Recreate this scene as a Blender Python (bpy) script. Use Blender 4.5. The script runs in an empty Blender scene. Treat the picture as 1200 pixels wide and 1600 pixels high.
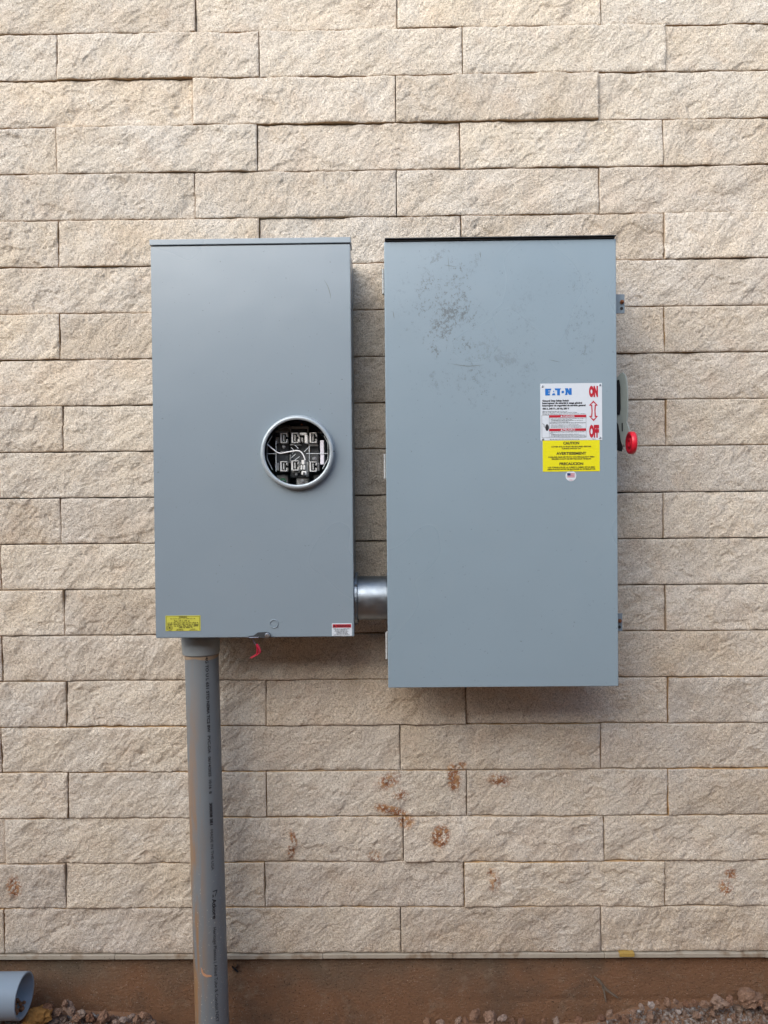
import bpy, bmesh, math, random
import numpy as np
from mathutils import Vector, Matrix, geometry
SC = bpy.context.scene
COL = SC.collection
R = math.radians
random.seed(7)

# ------------------------------------------------------------------ camera
CAM_Z = 1.47
CAM_D = 2.16
YAW, PITCH, ROLL = R(0.614), R(-0.762), R(0.560)
def _rx(a): return Matrix.Rotation(a, 3, 'X')
def _ry(a): return Matrix.Rotation(a, 3, 'Y')
def _rz(a): return Matrix.Rotation(a, 3, 'Z')
RM = _rz(YAW) @ _rx(PITCH) @ _ry(ROLL)          # columns: right, forward, up
cam_d = bpy.data.cameras.new('camera')
cam = bpy.data.objects.new('camera', cam_d); COL.objects.link(cam)
cam_d.sensor_fit = 'VERTICAL'; cam_d.sensor_height = 24.0; cam_d.lens = 18.0
cam_d.clip_start = 0.05; cam_d.clip_end = 500
m3 = Matrix((RM.col[0], RM.col[2], -RM.col[1])).transposed()
cam.matrix_world = Matrix.Translation((0, -CAM_D, CAM_Z)) @ m3.to_4x4()
SC.camera = cam

# ------------------------------------------------------------------ daylight
SUN_EL = R(29)
SUN_VEC = Vector((-0.56, -0.83, 0)).normalized() * math.cos(SUN_EL) + Vector((0, 0, math.sin(SUN_EL)))
world = bpy.data.worlds.new('World'); SC.world = world; world.use_nodes = True
wn = world.node_tree.nodes; wl = world.node_tree.links
sky = wn.new('ShaderNodeTexSky'); sky.sky_type = 'NISHITA'; sky.sun_disc = False
sky.sun_elevation = SUN_EL
sky.sun_rotation = math.atan2(SUN_VEC.x, SUN_VEC.y)
sky.air_density = 1.0; sky.dust_density = 1.0; sky.ozone_density = 1.0
wl.new(sky.outputs[0], wn['Background'].inputs[0])
wn['Background'].inputs[1].default_value = 0.10
sun_d = bpy.data.lights.new('sun', 'SUN'); sun_d.energy = 1.4; sun_d.angle = R(68); sun_d.color = (1.0, 0.95, 0.86)
sun = bpy.data.objects.new('sun', sun_d); COL.objects.link(sun)
sun.rotation_euler = SUN_VEC.to_track_quat('Z', 'Y').to_euler()
SC.view_settings.view_transform = 'Standard'
SC.view_settings.look = 'None'
SC.view_settings.exposure = 1.80
SC.view_settings.gamma = 1.0
SC.view_settings.use_curve_mapping = False

# ------------------------------------------------------------------ helpers
def at(px, py, d):
    """point of the place seen at a photo pixel (1200x1600), d metres in front of the wall face"""
    v = RM @ Vector(((px-600)/1200, 1, -(py-800)/1200))
    t = (CAM_D - d)/v.y
    return Vector((v.x*t, -d, CAM_Z + v.z*t))
def at_x(px, py, x):
    v = RM @ Vector(((px-600)/1200, 1, -(py-800)/1200))
    t = x/v.x
    return Vector((x, -CAM_D + v.y*t, CAM_Z + v.z*t))

def tag(o, label=None, cat=None, group=None, kind=None):
    if label: o['label'] = label
    if cat: o['category'] = cat
    if group: o['group'] = group
    if kind: o['kind'] = kind
    return o
def link(name, me, mats=None, parent=None, loc=None, smooth=False):
    o = bpy.data.objects.new(name, me); COL.objects.link(o)
    if mats is not None:
        for m in (mats if isinstance(mats, (list, tuple)) else [mats]): me.materials.append(m)
    if parent: 
        o.parent = parent
    if loc is not None: o.location = loc
    if smooth: me.polygons.foreach_set('use_smooth', [True]*len(me.polygons))
    return o
def bm_obj(name, bm, mat, parent=None, smooth=False, recalc=True):
    if recalc: bmesh.ops.recalc_face_normals(bm, faces=bm.faces)
    me = bpy.data.meshes.new(name); bm.to_mesh(me); bm.free()
    # geometry is written in world coordinates; parented pieces are moved into the parent's frame
    if parent is not None:
        wm = Matrix.Translation(-world_loc(parent))
        me.transform(wm)
    return link(name, me, mat, parent, smooth=smooth)
def world_loc(o):
    v = Vector(o.location)
    while o.parent: o = o.parent; v = v + Vector(o.location)
    return v
def empty(name, loc, label, cat, group=None):
    o = bpy.data.objects.new(name, None); COL.objects.link(o); o.location = loc; o.empty_display_size = .05
    return tag(o, label, cat, group)
def add_box(bm, x0, x1, y0, y1, z0, z1, bev=0.0, seg=2):
    b = bmesh.new()
    bmesh.ops.create_cube(b, size=1)
    bmesh.ops.scale(b, vec=(x1-x0, y1-y0, z1-z0), verts=b.verts)
    bmesh.ops.translate(b, vec=((x0+x1)/2, (y0+y1)/2, (z0+z1)/2), verts=b.verts)
    if bev: bmesh.ops.bevel(b, geom=b.edges[:], offset=bev, segments=seg, profile=.6, affect='EDGES')
    merge(bm, b)
def merge(bm, b, M=None):
    if M is not None: bmesh.ops.transform(b, matrix=M, verts=b.verts)
    t = bpy.data.meshes.new('tmp'); b.to_mesh(t); b.free(); bm.from_mesh(t); bpy.data.meshes.remove(t)
def add_lathe(bm, prof, M, n=48, close=False):
    """profile of (radius, height) turned round the local z axis, placed by matrix M"""
    rings = []
    for r, h in prof:
        rings.append([bm.verts.new(M @ Vector((r*math.cos(2*math.pi*k/n), r*math.sin(2*math.pi*k/n), h))) for k in range(n)])
    prs = list(zip(rings[:-1], rings[1:]))
    if close: prs.append((rings[-1], rings[0]))
    for a, b in prs:
        for k in range(n): bm.faces.new((a[k], a[(k+1) % n], b[(k+1) % n], b[k]))
    return rings
def cap(bm, ring): bm.faces.new(ring)
def frame(p, axis):
    q = Vector(axis).normalized().to_track_quat('Z', 'Y')
    return Matrix.Translation(p) @ q.to_matrix().to_4x4()
def add_disc(bm, p, axis, r, h, n=24, bev=0.0):
    M = frame(p, axis)
    pr = [(r, 0), (r, h-bev), (r-bev, h)] if bev else [(r, 0), (r, h)]
    rg = add_lathe(bm, pr, M, n); cap(bm, rg[0]); cap(bm, rg[-1])
def add_tube(bm, pts, r, n=8):
    pts = [Vector(p) for p in pts]; rings = []
    for i, p in enumerate(pts):
        d = (pts[min(i+1, len(pts)-1)] - pts[max(i-1, 0)]).normalized()
        q = d.to_track_quat('Z', 'X').to_matrix()
        rings.append([bm.verts.new(p + q @ Vector((r*math.cos(2*math.pi*k/n), r*math.sin(2*math.pi*k/n), 0))) for k in range(n)])
    for a, b in zip(rings[:-1], rings[1:]):
        for k in range(n): bm.faces.new((a[k], a[(k+1) % n], b[(k+1) % n], b[k]))
    cap(bm, rings[0]); cap(bm, rings[-1])
def spline(pts, n=10):
    pts = [Vector(p) for p in pts]; out = []
    for i in range(len(pts)-1):
        p0, p1, p2, p3 = pts[max(i-1, 0)], pts[i], pts[i+1], pts[min(i+2, len(pts)-1)]
        for k in range(n):
            t = k/n
            out.append(.5*((2*p1)+(p2-p0)*t+(2*p0-5*p1+4*p2-p3)*t*t+(3*p1-p0-3*p2+p3)*t**3))
    return out+[pts[-1]]
def add_prism(bm, pts, ext):
    """flat polygon pts (3-D) extruded by vector ext"""
    a = [bm.verts.new(p) for p in pts]; b = [bm.verts.new(Vector(p)+Vector(ext)) for p in pts]
    n = len(a); bm.faces.new(a); bm.faces.new(b[::-1])
    for k in range(n): bm.faces.new((a[k], b[k], b[(k+1) % n], a[(k+1) % n]))
def add_flat(bm, pts):
    bm.faces.new([bm.verts.new(p) for p in pts])

# ---- lettering: flat print turned into thin sheets
def text_tris(body, size, sx=1.0, bold=0.0, align='LEFT', space=1.0):
    c = bpy.data.curves.new('print', 'FONT'); c.body = body; c.size = size; c.align_x = align
    c.resolution_u = 3; c.offset = bold; c.space_character = space
    o = bpy.data.objects.new('print', c); COL.objects.link(o)
    me = bpy.data.meshes.new_from_object(o.evaluated_get(bpy.context.evaluated_depsgraph_get()))
    vs = [(v.co.x*sx, v.co.y) for v in me.vertices]; fs = [tuple(p.vertices) for p in me.polygons]
    bpy.data.objects.remove(o); bpy.data.curves.remove(c); bpy.data.meshes.remove(me)
    return vs, fs
def put_text(bm, body, size, fn, x, y, sx=1.0, bold=0.0, align='LEFT', width=None, space=1.0):
    vs, fs = text_tris(body, size, sx, bold, 'LEFT', space)
    if not vs: return
    w = max(v[0] for v in vs); x_min = min(v[0] for v in vs)
    k = 1.0
    if width: k = width/(w-x_min)
    off = {'LEFT': -x_min*k if width else 0, 'CENTER': -(w+x_min)*k/2, 'RIGHT': -w*k}[align]
    bv = [bm.verts.new(fn(x+off+v[0]*k, y+v[1])) for v in vs]
    for f in fs:
        try: bm.faces.new([bv[i] for i in f])
        except ValueError: pass
def word_bars(bm, fn, x0, x1, y, h, rnd, wl=(.8, 3.2)):
    """illegible small print: a row of word-length dashes with ragged letter heights"""
    x = x0
    while x < x1 - h:
        n = rnd.randint(2, 8)
        for _ in range(n):
            if x > x1 - h*.5: break
            hh = h*rnd.choice((.55, .6, .95)); w = h*rnd.uniform(.22, .42)
            y0 = y if rnd.random() > .12 else y-h*.2
            add_flat(bm, [fn(x, y0), fn(x+w, y0), fn(x+w, y+hh), fn(x, y+hh)])
            x += w + h*.16
        x += h*.5

# ------------------------------------------------------------------ noise (numpy)
def _hash(ix, iy, seed):
    n = (ix.astype(np.int64)*374761393 + iy.astype(np.int64)*668265263 + int(seed)*1442695041) & 0xffffffff
    n = ((n ^ (n >> 13))*1274126177) & 0xffffffff
    return ((n ^ (n >> 16)) & 0xffff)/65535.0
def gnoise(x, y, seed):
    ix, iy = np.floor(x), np.floor(y); fx, fy = x-ix, y-iy
    u, v = fx*fx*fx*(fx*(fx*6-15)+10), fy*fy*fy*(fy*(fy*6-15)+10)
    def g(dx, dy):
        a = _hash(ix+dx, iy+dy, seed)*2*np.pi
        return np.cos(a)*(fx-dx)+np.sin(a)*(fy-dy)
    return ((g(0, 0)*(1-u)+g(1, 0)*u)*(1-v)+(g(0, 1)*(1-u)+g(1, 1)*u)*v)*1.5
def fbm(x, y, seed, oct=4, gain=.5):
    s = 0; a = 1; f = 1; t = 0
    for o in range(oct):
        s = s + a*gnoise(x*f+13.7*o, y*f+7.1*o, seed+o*17); t += a; a *= gain; f *= 2.03
    return s/t
def sstep(a, b, x):
    t = np.clip((x-a)/(b-a), 0, 1); return t*t*(3-2*t)

# ------------------------------------------------------------------ materials
class NT:
    def __init__(s, name):
        s.m = bpy.data.materials.new(name); s.m.use_nodes = True
        s.n = s.m.node_tree.nodes; s.l = s.m.node_tree.links; s.b = s.n['Principled BSDF']
        s.coord = None
    def pos(s, kind='Object', scale=None):
        g = s.n.new('ShaderNodeNewGeometry').outputs['Position'] if kind == 'World' else s.n.new('ShaderNodeTexCoord').outputs['Object']
        if scale:
            mp = s.n.new('ShaderNodeMapping'); mp.inputs['Scale'].default_value = scale; s.l.new(g, mp.inputs[0]); g = mp.outputs[0]
        return g
    def noise(s, vec, scale, detail=4, rough=.55, dist=0.0):
        n = s.n.new('ShaderNodeTexNoise'); n.inputs['Scale'].default_value = scale; n.inputs['Detail'].default_value = detail
        n.inputs['Roughness'].default_value = rough; n.inputs['Distortion'].default_value = dist
        s.l.new(vec, n.inputs['Vector']); return n.outputs['Fac']
    def ramp(s, fac, stops):
        r = s.n.new('ShaderNodeValToRGB'); e = r.color_ramp.elements
        while len(e) < len(stops): e.new(.5)
        for el, (p, c) in zip(e, stops):
            el.position = p; el.color = (c, c, c, 1) if not isinstance(c, tuple) else (*c, 1)
        s.l.new(fac, r.inputs[0]); return r.outputs[0]
    def mix(s, fac, a, b, mode='MIX'):
        m = s.n.new('ShaderNodeMix'); m.data_type = 'RGBA'; m.blend_type = mode
        for sock, v in ((m.inputs[0], fac), (m.inputs[6], a), (m.inputs[7], b)):
            if isinstance(v, (int, float)): sock.default_value = v
            elif isinstance(v, tuple): sock.default_value = (*v, 1)
            else: s.l.new(v, sock)
        return m.outputs[2]
    def math(s, op, a, b=0.0, c=None):
        m = s.n.new('ShaderNodeMath'); m.operation = op
        for i, v in enumerate((a, b) if c is None else (a, b, c)):
            if isinstance(v, (int, float)): m.inputs[i].default_value = v
            else: s.l.new(v, m.inputs[i])
        return m.outputs[0]
    def bump(s, h, strength, dist, prev=None):
        b = s.n.new('ShaderNodeBump'); b.inputs['Strength'].default_value = strength; b.inputs['Distance'].default_value = dist
        s.l.new(h, b.inputs['Height'])
        if prev: s.l.new(prev, b.inputs['Normal'])
        return b.outputs['Normal']
    def attr(s, name):
        a = s.n.new('ShaderNodeAttribute'); a.attribute_name = name; return a.outputs['Fac']
    def rnd(s): return s.n.new('ShaderNodeObjectInfo').outputs['Random']
    def sep(s, v):
        x = s.n.new('ShaderNodeSeparateXYZ'); s.l.new(v, x.inputs[0]); return x.outputs
    def ellipse(s, v, cx, cz, rx, rz):
        """1 inside, 0 outside, soft; v = world position"""
        o = s.sep(v)
        a = s.math('DIVIDE', s.math('SUBTRACT', o[0], cx), rx); b = s.math('DIVIDE', s.math('SUBTRACT', o[2], cz), rz)
        d = s.math('SQRT', s.math('ADD', s.math('MULTIPLY', a, a), s.math('MULTIPLY', b, b)))
        return s.math('SUBTRACT', 1.0, d)
    def set(s, color=None, rough=None, metal=None, normal=None, spec=None):
        for k, v in (('Base Color', color), ('Roughness', rough), ('Metallic', metal), ('Normal', normal), ('Specular IOR Level', spec)):
            if v is None: continue
            if isinstance(v, (int, float)): s.b.inputs[k].default_value = v
            elif isinstance(v, tuple): s.b.inputs[k].default_value = (*v, 1)
            else: s.l.new(v, s.b.inputs[k])
        return s.m
def plain(name, color, rough=.6, metal=0.0, spec=.5, var=.12, vs=40):
    t = NT(name); v = t.pos('World')
    c = t.mix(t.noise(v, vs, 4), tuple(k*(1-var) for k in color), tuple(min(1, k*(1+var)) for k in color))
    r = t.ramp(t.noise(v, vs*1.7, 3), [(.3, max(0, rough-.08)), (.7, min(1, rough+.08))])
    return t.set(c, r, metal, None, spec)

def stone_material():
    t = NT('split_face_stone'); v = t.pos('World'); rn = t.rnd()
    tone = t.ramp(rn, [(0, (.57, .485, .385)), (.2, (.66, .575, .46)), (.4, (.58, .51, .43)), (.6, (.69, .61, .50)), (.8, (.615, .55, .465)), (1, (.66, .56, .44))])
    r2 = t.math('FRACT', t.math('MULTIPLY', rn, 37.7))
    tone = t.mix(1.0, tone, t.ramp(r2, [(0, (.92, .92, .92)), (.5, (1.0, .995, .975)), (1, (1.10, 1.09, 1.06))]), 'MULTIPLY')
    blot = t.noise(v, 7, 3, .5)
    c = t.mix(t.ramp(blot, [(.35, 0.0), (.7, .6)]), tone, (.66, .62, .56))
    c = t.mix(t.ramp(t.noise(v, 11, 3, .6, .4), [(.5, 0.0), (.75, .28)]), c, (.56, .41, .29))
    grain = t.noise(v, 330, 3, .65)
    c = t.mix(.62, c, t.ramp(grain, [(.34, (.50, .47, .43)), (.5, (.98, .97, .96)), (.66, (1.25, 1.25, 1.25))]), 'MULTIPLY')
    c = t.mix(.56, c, t.ramp(t.noise(v, 165, 5, .72), [(.33, (.55, .51, .47)), (.48, (.97, .96, .95)), (.66, (1.18, 1.18, 1.18))]), 'MULTIPLY')
    st = t.attr('stain')
    k = t.math('MULTIPLY', st, t.ramp(t.noise(v, 120, 5, .7), [(.44, 0.0), (.54, 1.0)]))
    k = t.math('MINIMUM', t.math('MULTIPLY', k, 2.0), .95)
    rust = t.ramp(t.noise(v, 60, 3), [(.36, (.15, .045, .018)), (.52, (.30, .12, .045)), (.68, (.46, .27, .13))])
    c = t.mix(k, c, rust)
    c = t.mix(t.attr('side'), c, (.60, .36, .15))  # ochre on block edges paints in warm light bounced off the ground
    ds = t.math('MULTIPLY', t.attr('soil'), t.ramp(t.noise(v, 30, 5, .6), [(.3, .15), (.7, .9)]))
    c = t.mix(ds, c, (.36, .225, .135))
    n = t.bump(t.noise(v, 150, 4, .7), 1.0, .0058)
    n = t.bump(t.noise(v, 330, 3, .7), 1.0, .0028, n)
    return t.set(c, .92, 0, n, .25)
M_STONE = stone_material()

def paint_material(name, base, wear=None):
    t = NT(name); v = t.pos('World')
    c = t.mix(t.noise(v, 3.2, 4, .55), tuple(k*.93 for k in base), tuple(k*1.05 for k in base))
    c = t.mix(t.ramp(t.noise(v, 9, 5, .65, .6), [(.5, 0.0), (.9, .05)]), c, (.36, .35, .32))
    spk = t.ramp(t.noise(v, 170, 2, .5), [(.735, 0.0), (.76, .6)])
    c = t.mix(spk, c, (.07, .075, .08))
    rough = t.ramp(t.noise(v, 2.2, 2, .5), [(.3, .26), (.7, .31)])
    if wear:
        for (px, py, rx, ry, thr, amt) in wear:
            p = at(px, py, .25)
            e = t.ellipse(v, p.x, p.z, rx*.0016, ry*.0016)
            nz = t.noise(t.pos('World', (1, 1, .8)), 150, 6, .85, .25); big = t.noise(v, 30, 4, .65, .8)
            s_ = t.math('ADD', t.math('MULTIPLY', e, .07), t.math('ADD', t.math('MULTIPLY', nz, .72), t.math('MULTIPLY', big, .40)))
            k = t.ramp(s_, [(thr, 0.0), (min(thr+.035, 1), amt)])
            k = t.math('MULTIPLY', k, t.ramp(e, [(.0, 0.0), (.25, 1.0)]))
            c = t.mix(k, c, (.10, .115, .12))
    n = t.bump(t.noise(v, 4, 2, .5), .22, .012)
    n = t.bump(t.noise(v, 900, 2, .5), .06, .0006, n)
    return t.set(c, rough, 0, n, .62)
GREY = (.194, .241, .276)
M_PAINT = paint_material('grey_enamel_paint', GREY)
M_DOOR = paint_material('grey_enamel_paint_scuffed', (.208, .270, .312),
    wear=[(700, 485, 60, 90, .622, .8), (775, 565, 80, 95, .635, .3), (912, 490, 36, 85, .648, .5), (820, 470, 70, 70, .645, .2), (715, 590, 100, 45, .642, .36), (690, 405, 70, 30, .655, .45), (628, 480, 25, 60, .648, .3)])
M_DARK = plain('dark_interior', (.05, .055, .058), .6)
M_BLACK = plain('flat_black', (.014, .014, .015), .7)
M_STEEL = plain('bare_steel', (.50, .52, .54), .32, 1.0)
M_JAW = plain('tin_plated_metal', (.80, .80, .78), .35, .15)
M_DULL = plain('dull_aluminium', (.42, .43, .42), .45, .2)
M_HINGE = plain('pale_hinge_metal', (.36, .37, .36), .5, .1)
M_HANDLE = plain('pale_grey_green_paint', (.36, .40, .36), .5)
M_RED = plain('red_plastic', (.60, .012, .03), .38, 0, .5, .06)
M_WIRE = plain('white_wire', (.78, .78, .78), .4, 0, .5, .03)
M_CLEAR = plain('clear_plastic_edge', (.62, .66, .68), .3)
M_PLASTIC = plain('lilac_white_plastic', (.62, .60, .66), .5)
M_GREEN = plain('green_plastic', (.05, .18, .09), .5)
M_WHITE = plain('white_label', (.52, .56, .60), .45, 0, .4, .04, 60)
M_YELLOW = plain('yellow_label', (.62, .57, .004), .5, 0, .35, .02)
M_LEMON = plain('faded_yellow_label', (.46, .44, .06), .55, 0, .35, .06)
M_INK = plain('black_ink', (.012, .012, .015), .5)
M_OLIVE = plain('ink_on_yellow', (.05, .045, .008), .5)
M_INKRED = plain('red_ink', (.38, .008, .022), .5, 0, .4, .05)
M_BLUE = plain('blue_ink', (.002, .12, .42), .45)
M_PINK = plain('pink_ink', (.50, .16, .21), .5)
M_RUST = plain('rusty_bolt', (.22, .085, .035), .8, .2, .3, .4, 300)
M_SHIM = plain('yellow_wood', (.36, .235, .06), .7, 0, .3, .3, 200)
M_SEAL = plain('red_strap', (.55, .02, .05), .4)
M_PURPLE = plain('dark_wire', (.08, .07, .12), .4)

def galvanised():
    t = NT('galvanised_steel'); v = t.pos('World')
    c = t.mix(t.noise(v, 60, 4, .6), (.19, .22, .25), (.31, .345, .375))
    n = t.bump(t.noise(t.pos('World', (1, 40, 40)), 12, 3), .12, .001)
    return t.set(c, t.ramp(t.noise(v, 35, 4), [(.3, .33), (.7, .5)]), 1.0, n)
M_GALV = galvanised()

def pvc(name, base, dirty):
    t = NT(name); v = t.pos('World')
    c = t.mix(t.noise(v, 6, 4), tuple(k*.92 for k in base), tuple(k*1.06 for k in base))
    if dirty:
        o = t.sep(v)
        strk = t.noise(t.pos('World', (26, 26, 2.6)), 1.3, 5, .62, .3)
        low = t.ramp(o[2], [(0.0, 1.0), (.5, .85), (.9, .35), (1.0, 0.12)])
        # soil smeared on the flank that faced the trench: follows local x of the pipe
        lx = t.sep(t.pos('Object'))[0]
        side = t.ramp(t.math('MULTIPLY_ADD', lx, -9.5, .5), [(.40, 0.0), (.68, 1.0)])
        k = t.math('MULTIPLY', t.math('MULTIPLY', t.ramp(strk, [(.45, .05), (.54, .95)]), low), side)
        c = t.mix(k, c, (.25, .135, .055))
        c = t.mix(t.math('MULTIPLY', t.ramp(t.noise(t.pos('World', (9, 9, 3)), 2, 5, .6), [(.45, 0.0), (.75, .45)]), low), c, (.17, .13, .095))
        spl = t.ramp(t.noise(v, 230, 2, .4), [(.69, 0.0), (.71, .8)])
        c = t.mix(t.math('MULTIPLY', spl, t.ramp(o[2], [(0.0, 1.0), (.35, .8), (.6, 0.0)])), c, (.42, .38, .32))
    n = t.bump(t.noise(v, 40, 3), .05, .002)
    return t.set(c, t.ramp(t.noise(v, 20, 4), [(.3, .36), (.7, .52)]), 0, n, .45)
M_CONDUIT = pvc('grey_pvc_dirty', (.145, .165, .178), True)
M_ADAPT = pvc('grey_pvc_clean', (.24, .275, .29), False)
M_DRAIN = pvc('bluish_pvc', (.235, .29, .345), False)

def concrete_material():
    t = NT('soil_stained_concrete'); v = t.pos('World'); o = t.sep(v)
    c = t.mix(t.noise(v, 9, 4, .6), (.115, .086, .060), (.185, .140, .098))
    # splashed red soil, thickest low down and towards the right
    lvl = t.math('ADD', t.math('MULTIPLY', t.math('SUBTRACT', .13, o[2]), 4.0), t.math('MULTIPLY', t.noise(v, 5, 5, .6), 1.5))
    lvl = t.math('ADD', lvl, t.math('MULTIPLY', t.math('MAXIMUM', t.math('SUBTRACT', o[0], .45), 0.0), 1.0))
    c = t.mix(t.ramp(lvl, [(.42, 0.0), (1.05, .85)]), c, (.225, .112, .058))
    c = t.mix(t.ramp(t.noise(v, 6, 5, .65, .5), [(.50, 0.0), (.68, .5)]), c, (.09, .068, .05))
    c = t.mix(t.ramp(t.noise(v, 18, 5, .7, .3), [(.56, 0.0), (.7, .5)]), c, (.26, .19, .13))
    c = t.mix(t.ramp(t.noise(v, 300, 2, .5), [(.66, 0.0), (.70, .7)]), c, (.40, .33, .26))
    c = t.mix(t.ramp(t.noise(v, 210, 2, .5), [(.66, 0.0), (.69, .85)]), c, (.045, .03, .02))
    n = t.bump(t.noise(v, 120, 5, .75), 1.0, .008)
    n = t.bump(t.ramp(t.noise(v, 190, 2, .5), [(.64, 1.0), (.72, 0.0)]), .5, .003, n)
    return t.set(c, .93, 0, n, .2)
M_CONC = concrete_material()
def ledge_material():
    t = NT('pale_mortar'); v = t.pos('World')
    c = t.mix(t.noise(v, 30, 5), (.27, .235, .185), (.39, .345, .28))
    c = t.mix(t.ramp(t.noise(v, 220, 2), [(.68, 0.0), (.72, .8)]), c, (.09, .065, .05))
    c = t.mix(t.ramp(t.noise(v, 14, 4, .6), [(.54, 0.0), (.66, .8)]), c, (.17, .11, .065))
    return t.set(c, .9, 0, t.bump(t.noise(v, 200, 4), .4, .002), .2)
M_LEDGE = ledge_material()
M_MORTAR = plain('dark_joint', (.075, .06, .048), .95, 0, .1)
def soil_material():
    t = NT('red_brown_soil'); v = t.pos('World'); o = t.sep(v)
    c = t.mix(t.noise(v, 16, 6, .65), (.17, .085, .045), (.32, .18, .105))
    pale = t.math('ADD', t.noise(v, 7, 4, .6), t.math('MULTIPLY', o[0], .16))
    c = t.mix(t.ramp(pale, [(.54, 0.0), (.72, .6)]), c, (.20, .125, .085))
    c = t.mix(t.ramp(t.noise(v, 260, 3), [(.62, 0.0), (.68, .8)]), c, (.36, .33, .31))
    return t.set(c, .95, 0, t.bump(t.noise(v, 130, 6, .7), .9, .006), .15)
M_SOIL = soil_material()
def clod_material():
    t = NT('clod'); v = t.pos('World'); rn = t.rnd()
    c = t.ramp(rn, [(0, (.17, .09, .058)), (.3, (.23, .14, .095)), (.55, (.29, .23, .19)), (.8, (.21, .12, .075)), (1, (.36, .31, .28))])
    c = t.mix(t.ramp(t.noise(v, 50, 4), [(.4, 0.0), (.7, .6)]), c, (.14, .07, .04))
    c = t.mix(.6, c, t.ramp(t.noise(v, 260, 3), [(.3, .5), (.7, 1.35)]), 'MULTIPLY')
    return t.set(c, .95, 0, t.bump(t.noise(v, 180, 5, .7), .9, .004), .15)
M_CLOD = clod_material()
M_OCHRE = plain('ochre_clod', (.27, .14, .045), .95, 0, .1, .5, 90)

# ------------------------------------------------------------------ stone wall
WZ0 = CAM_Z + 1.3175; CH = .12983; WX0 = -.9308; SL = .56546; HALF = .6826
row_z = lambda r: WZ0 - r*CH                    # bottom of course r
JX = {  # measured joint offsets in the photograph, per course: first joint (metres from the regular bond)
 0: .007, 1: .006, 2: -.001, 3: -.002, 4: 0, 5: 0, 6: .001, 7: -.002, 8: 0, 9: .004, 10: .001, 11: -.006, 12: 0,
 13: 0, 14: .001, 15: .003, 16: -.005, 17: .002, 18: .002, 19: -.0075, 20: -.008}
wall = link('stone_wall', bpy.data.meshes.new('stone_wall'), M_MORTAR)
bm = bmesh.new(); add_box(bm, -3.2, 3.2, .026, .30, .1905, row_z(-9)+.002); bm.to_mesh(wall.data); bm.free()
tag(wall, 'beige split face stone wall laid in level courses behind both grey boxes', 'wall')
# rust and mud marks: photo position, radii (px), tilt, strength
STAINS = [(709, 1216, 10, 19, .1, 1.15), (722, 1197, 7, 7, 0, .7), (779, 1219, 17, 9, -.2, .7), (612, 1268, 26, 8, -.3, 1.0), (634, 1284, 13, 11, 0, .75),
 (688, 1306, 12, 16, -.25, 1.5), (458, 1310, 5, 14, .25, .8), (455, 1332, 6, 12, 0, .8), (585, 1339, 10, 9, 0, .6),
 (22, 1386, 11, 16, 0, 1.0), (1143, 1366, 10, 10, .3, .65), (1134, 1388, 10, 12, .3, .65), (772, 1378, 9, 16, 0, .5), (606, 1221, 20, 12, .3, .55), (626, 1242, 12, 10, 0, .5),
 (768, 1362, 9, 6, 0, .5), (860, 1490, 20, 4, 0, .6), (590, 1492, 14, 4, 0, .6)]
STW = [(at(a, b, 0.003), rx*.0018, ry*.0018, th, s) for a, b, rx, ry, th, s in STAINS]
big_out = {(1, 0): .008, (1, 1): .012, (1, 2): .008, (2, 2): .010, (3, 1): .012, (2, 3): .014, (3, 0): .004, (5, 0): .010, (5, 1): .009, (1, 3): .012, (2, 1): .004, (5, 4): .010,
           (0, 3): .008, (15, 0): .006, (19, 1): -.001, (18, 3): .009, (19, 3): .006, (15, 4): .006, (18, 2): .003, (6, 4): .006, (9, 1): .004}
def axis_pts(w, res):
    n = max(4, int(round((w-.012)/res)))
    return np.concatenate([[0, .0016, .0045], np.linspace(.009, w-.009, n), [w-.0045, w-.0016, w]])
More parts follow.
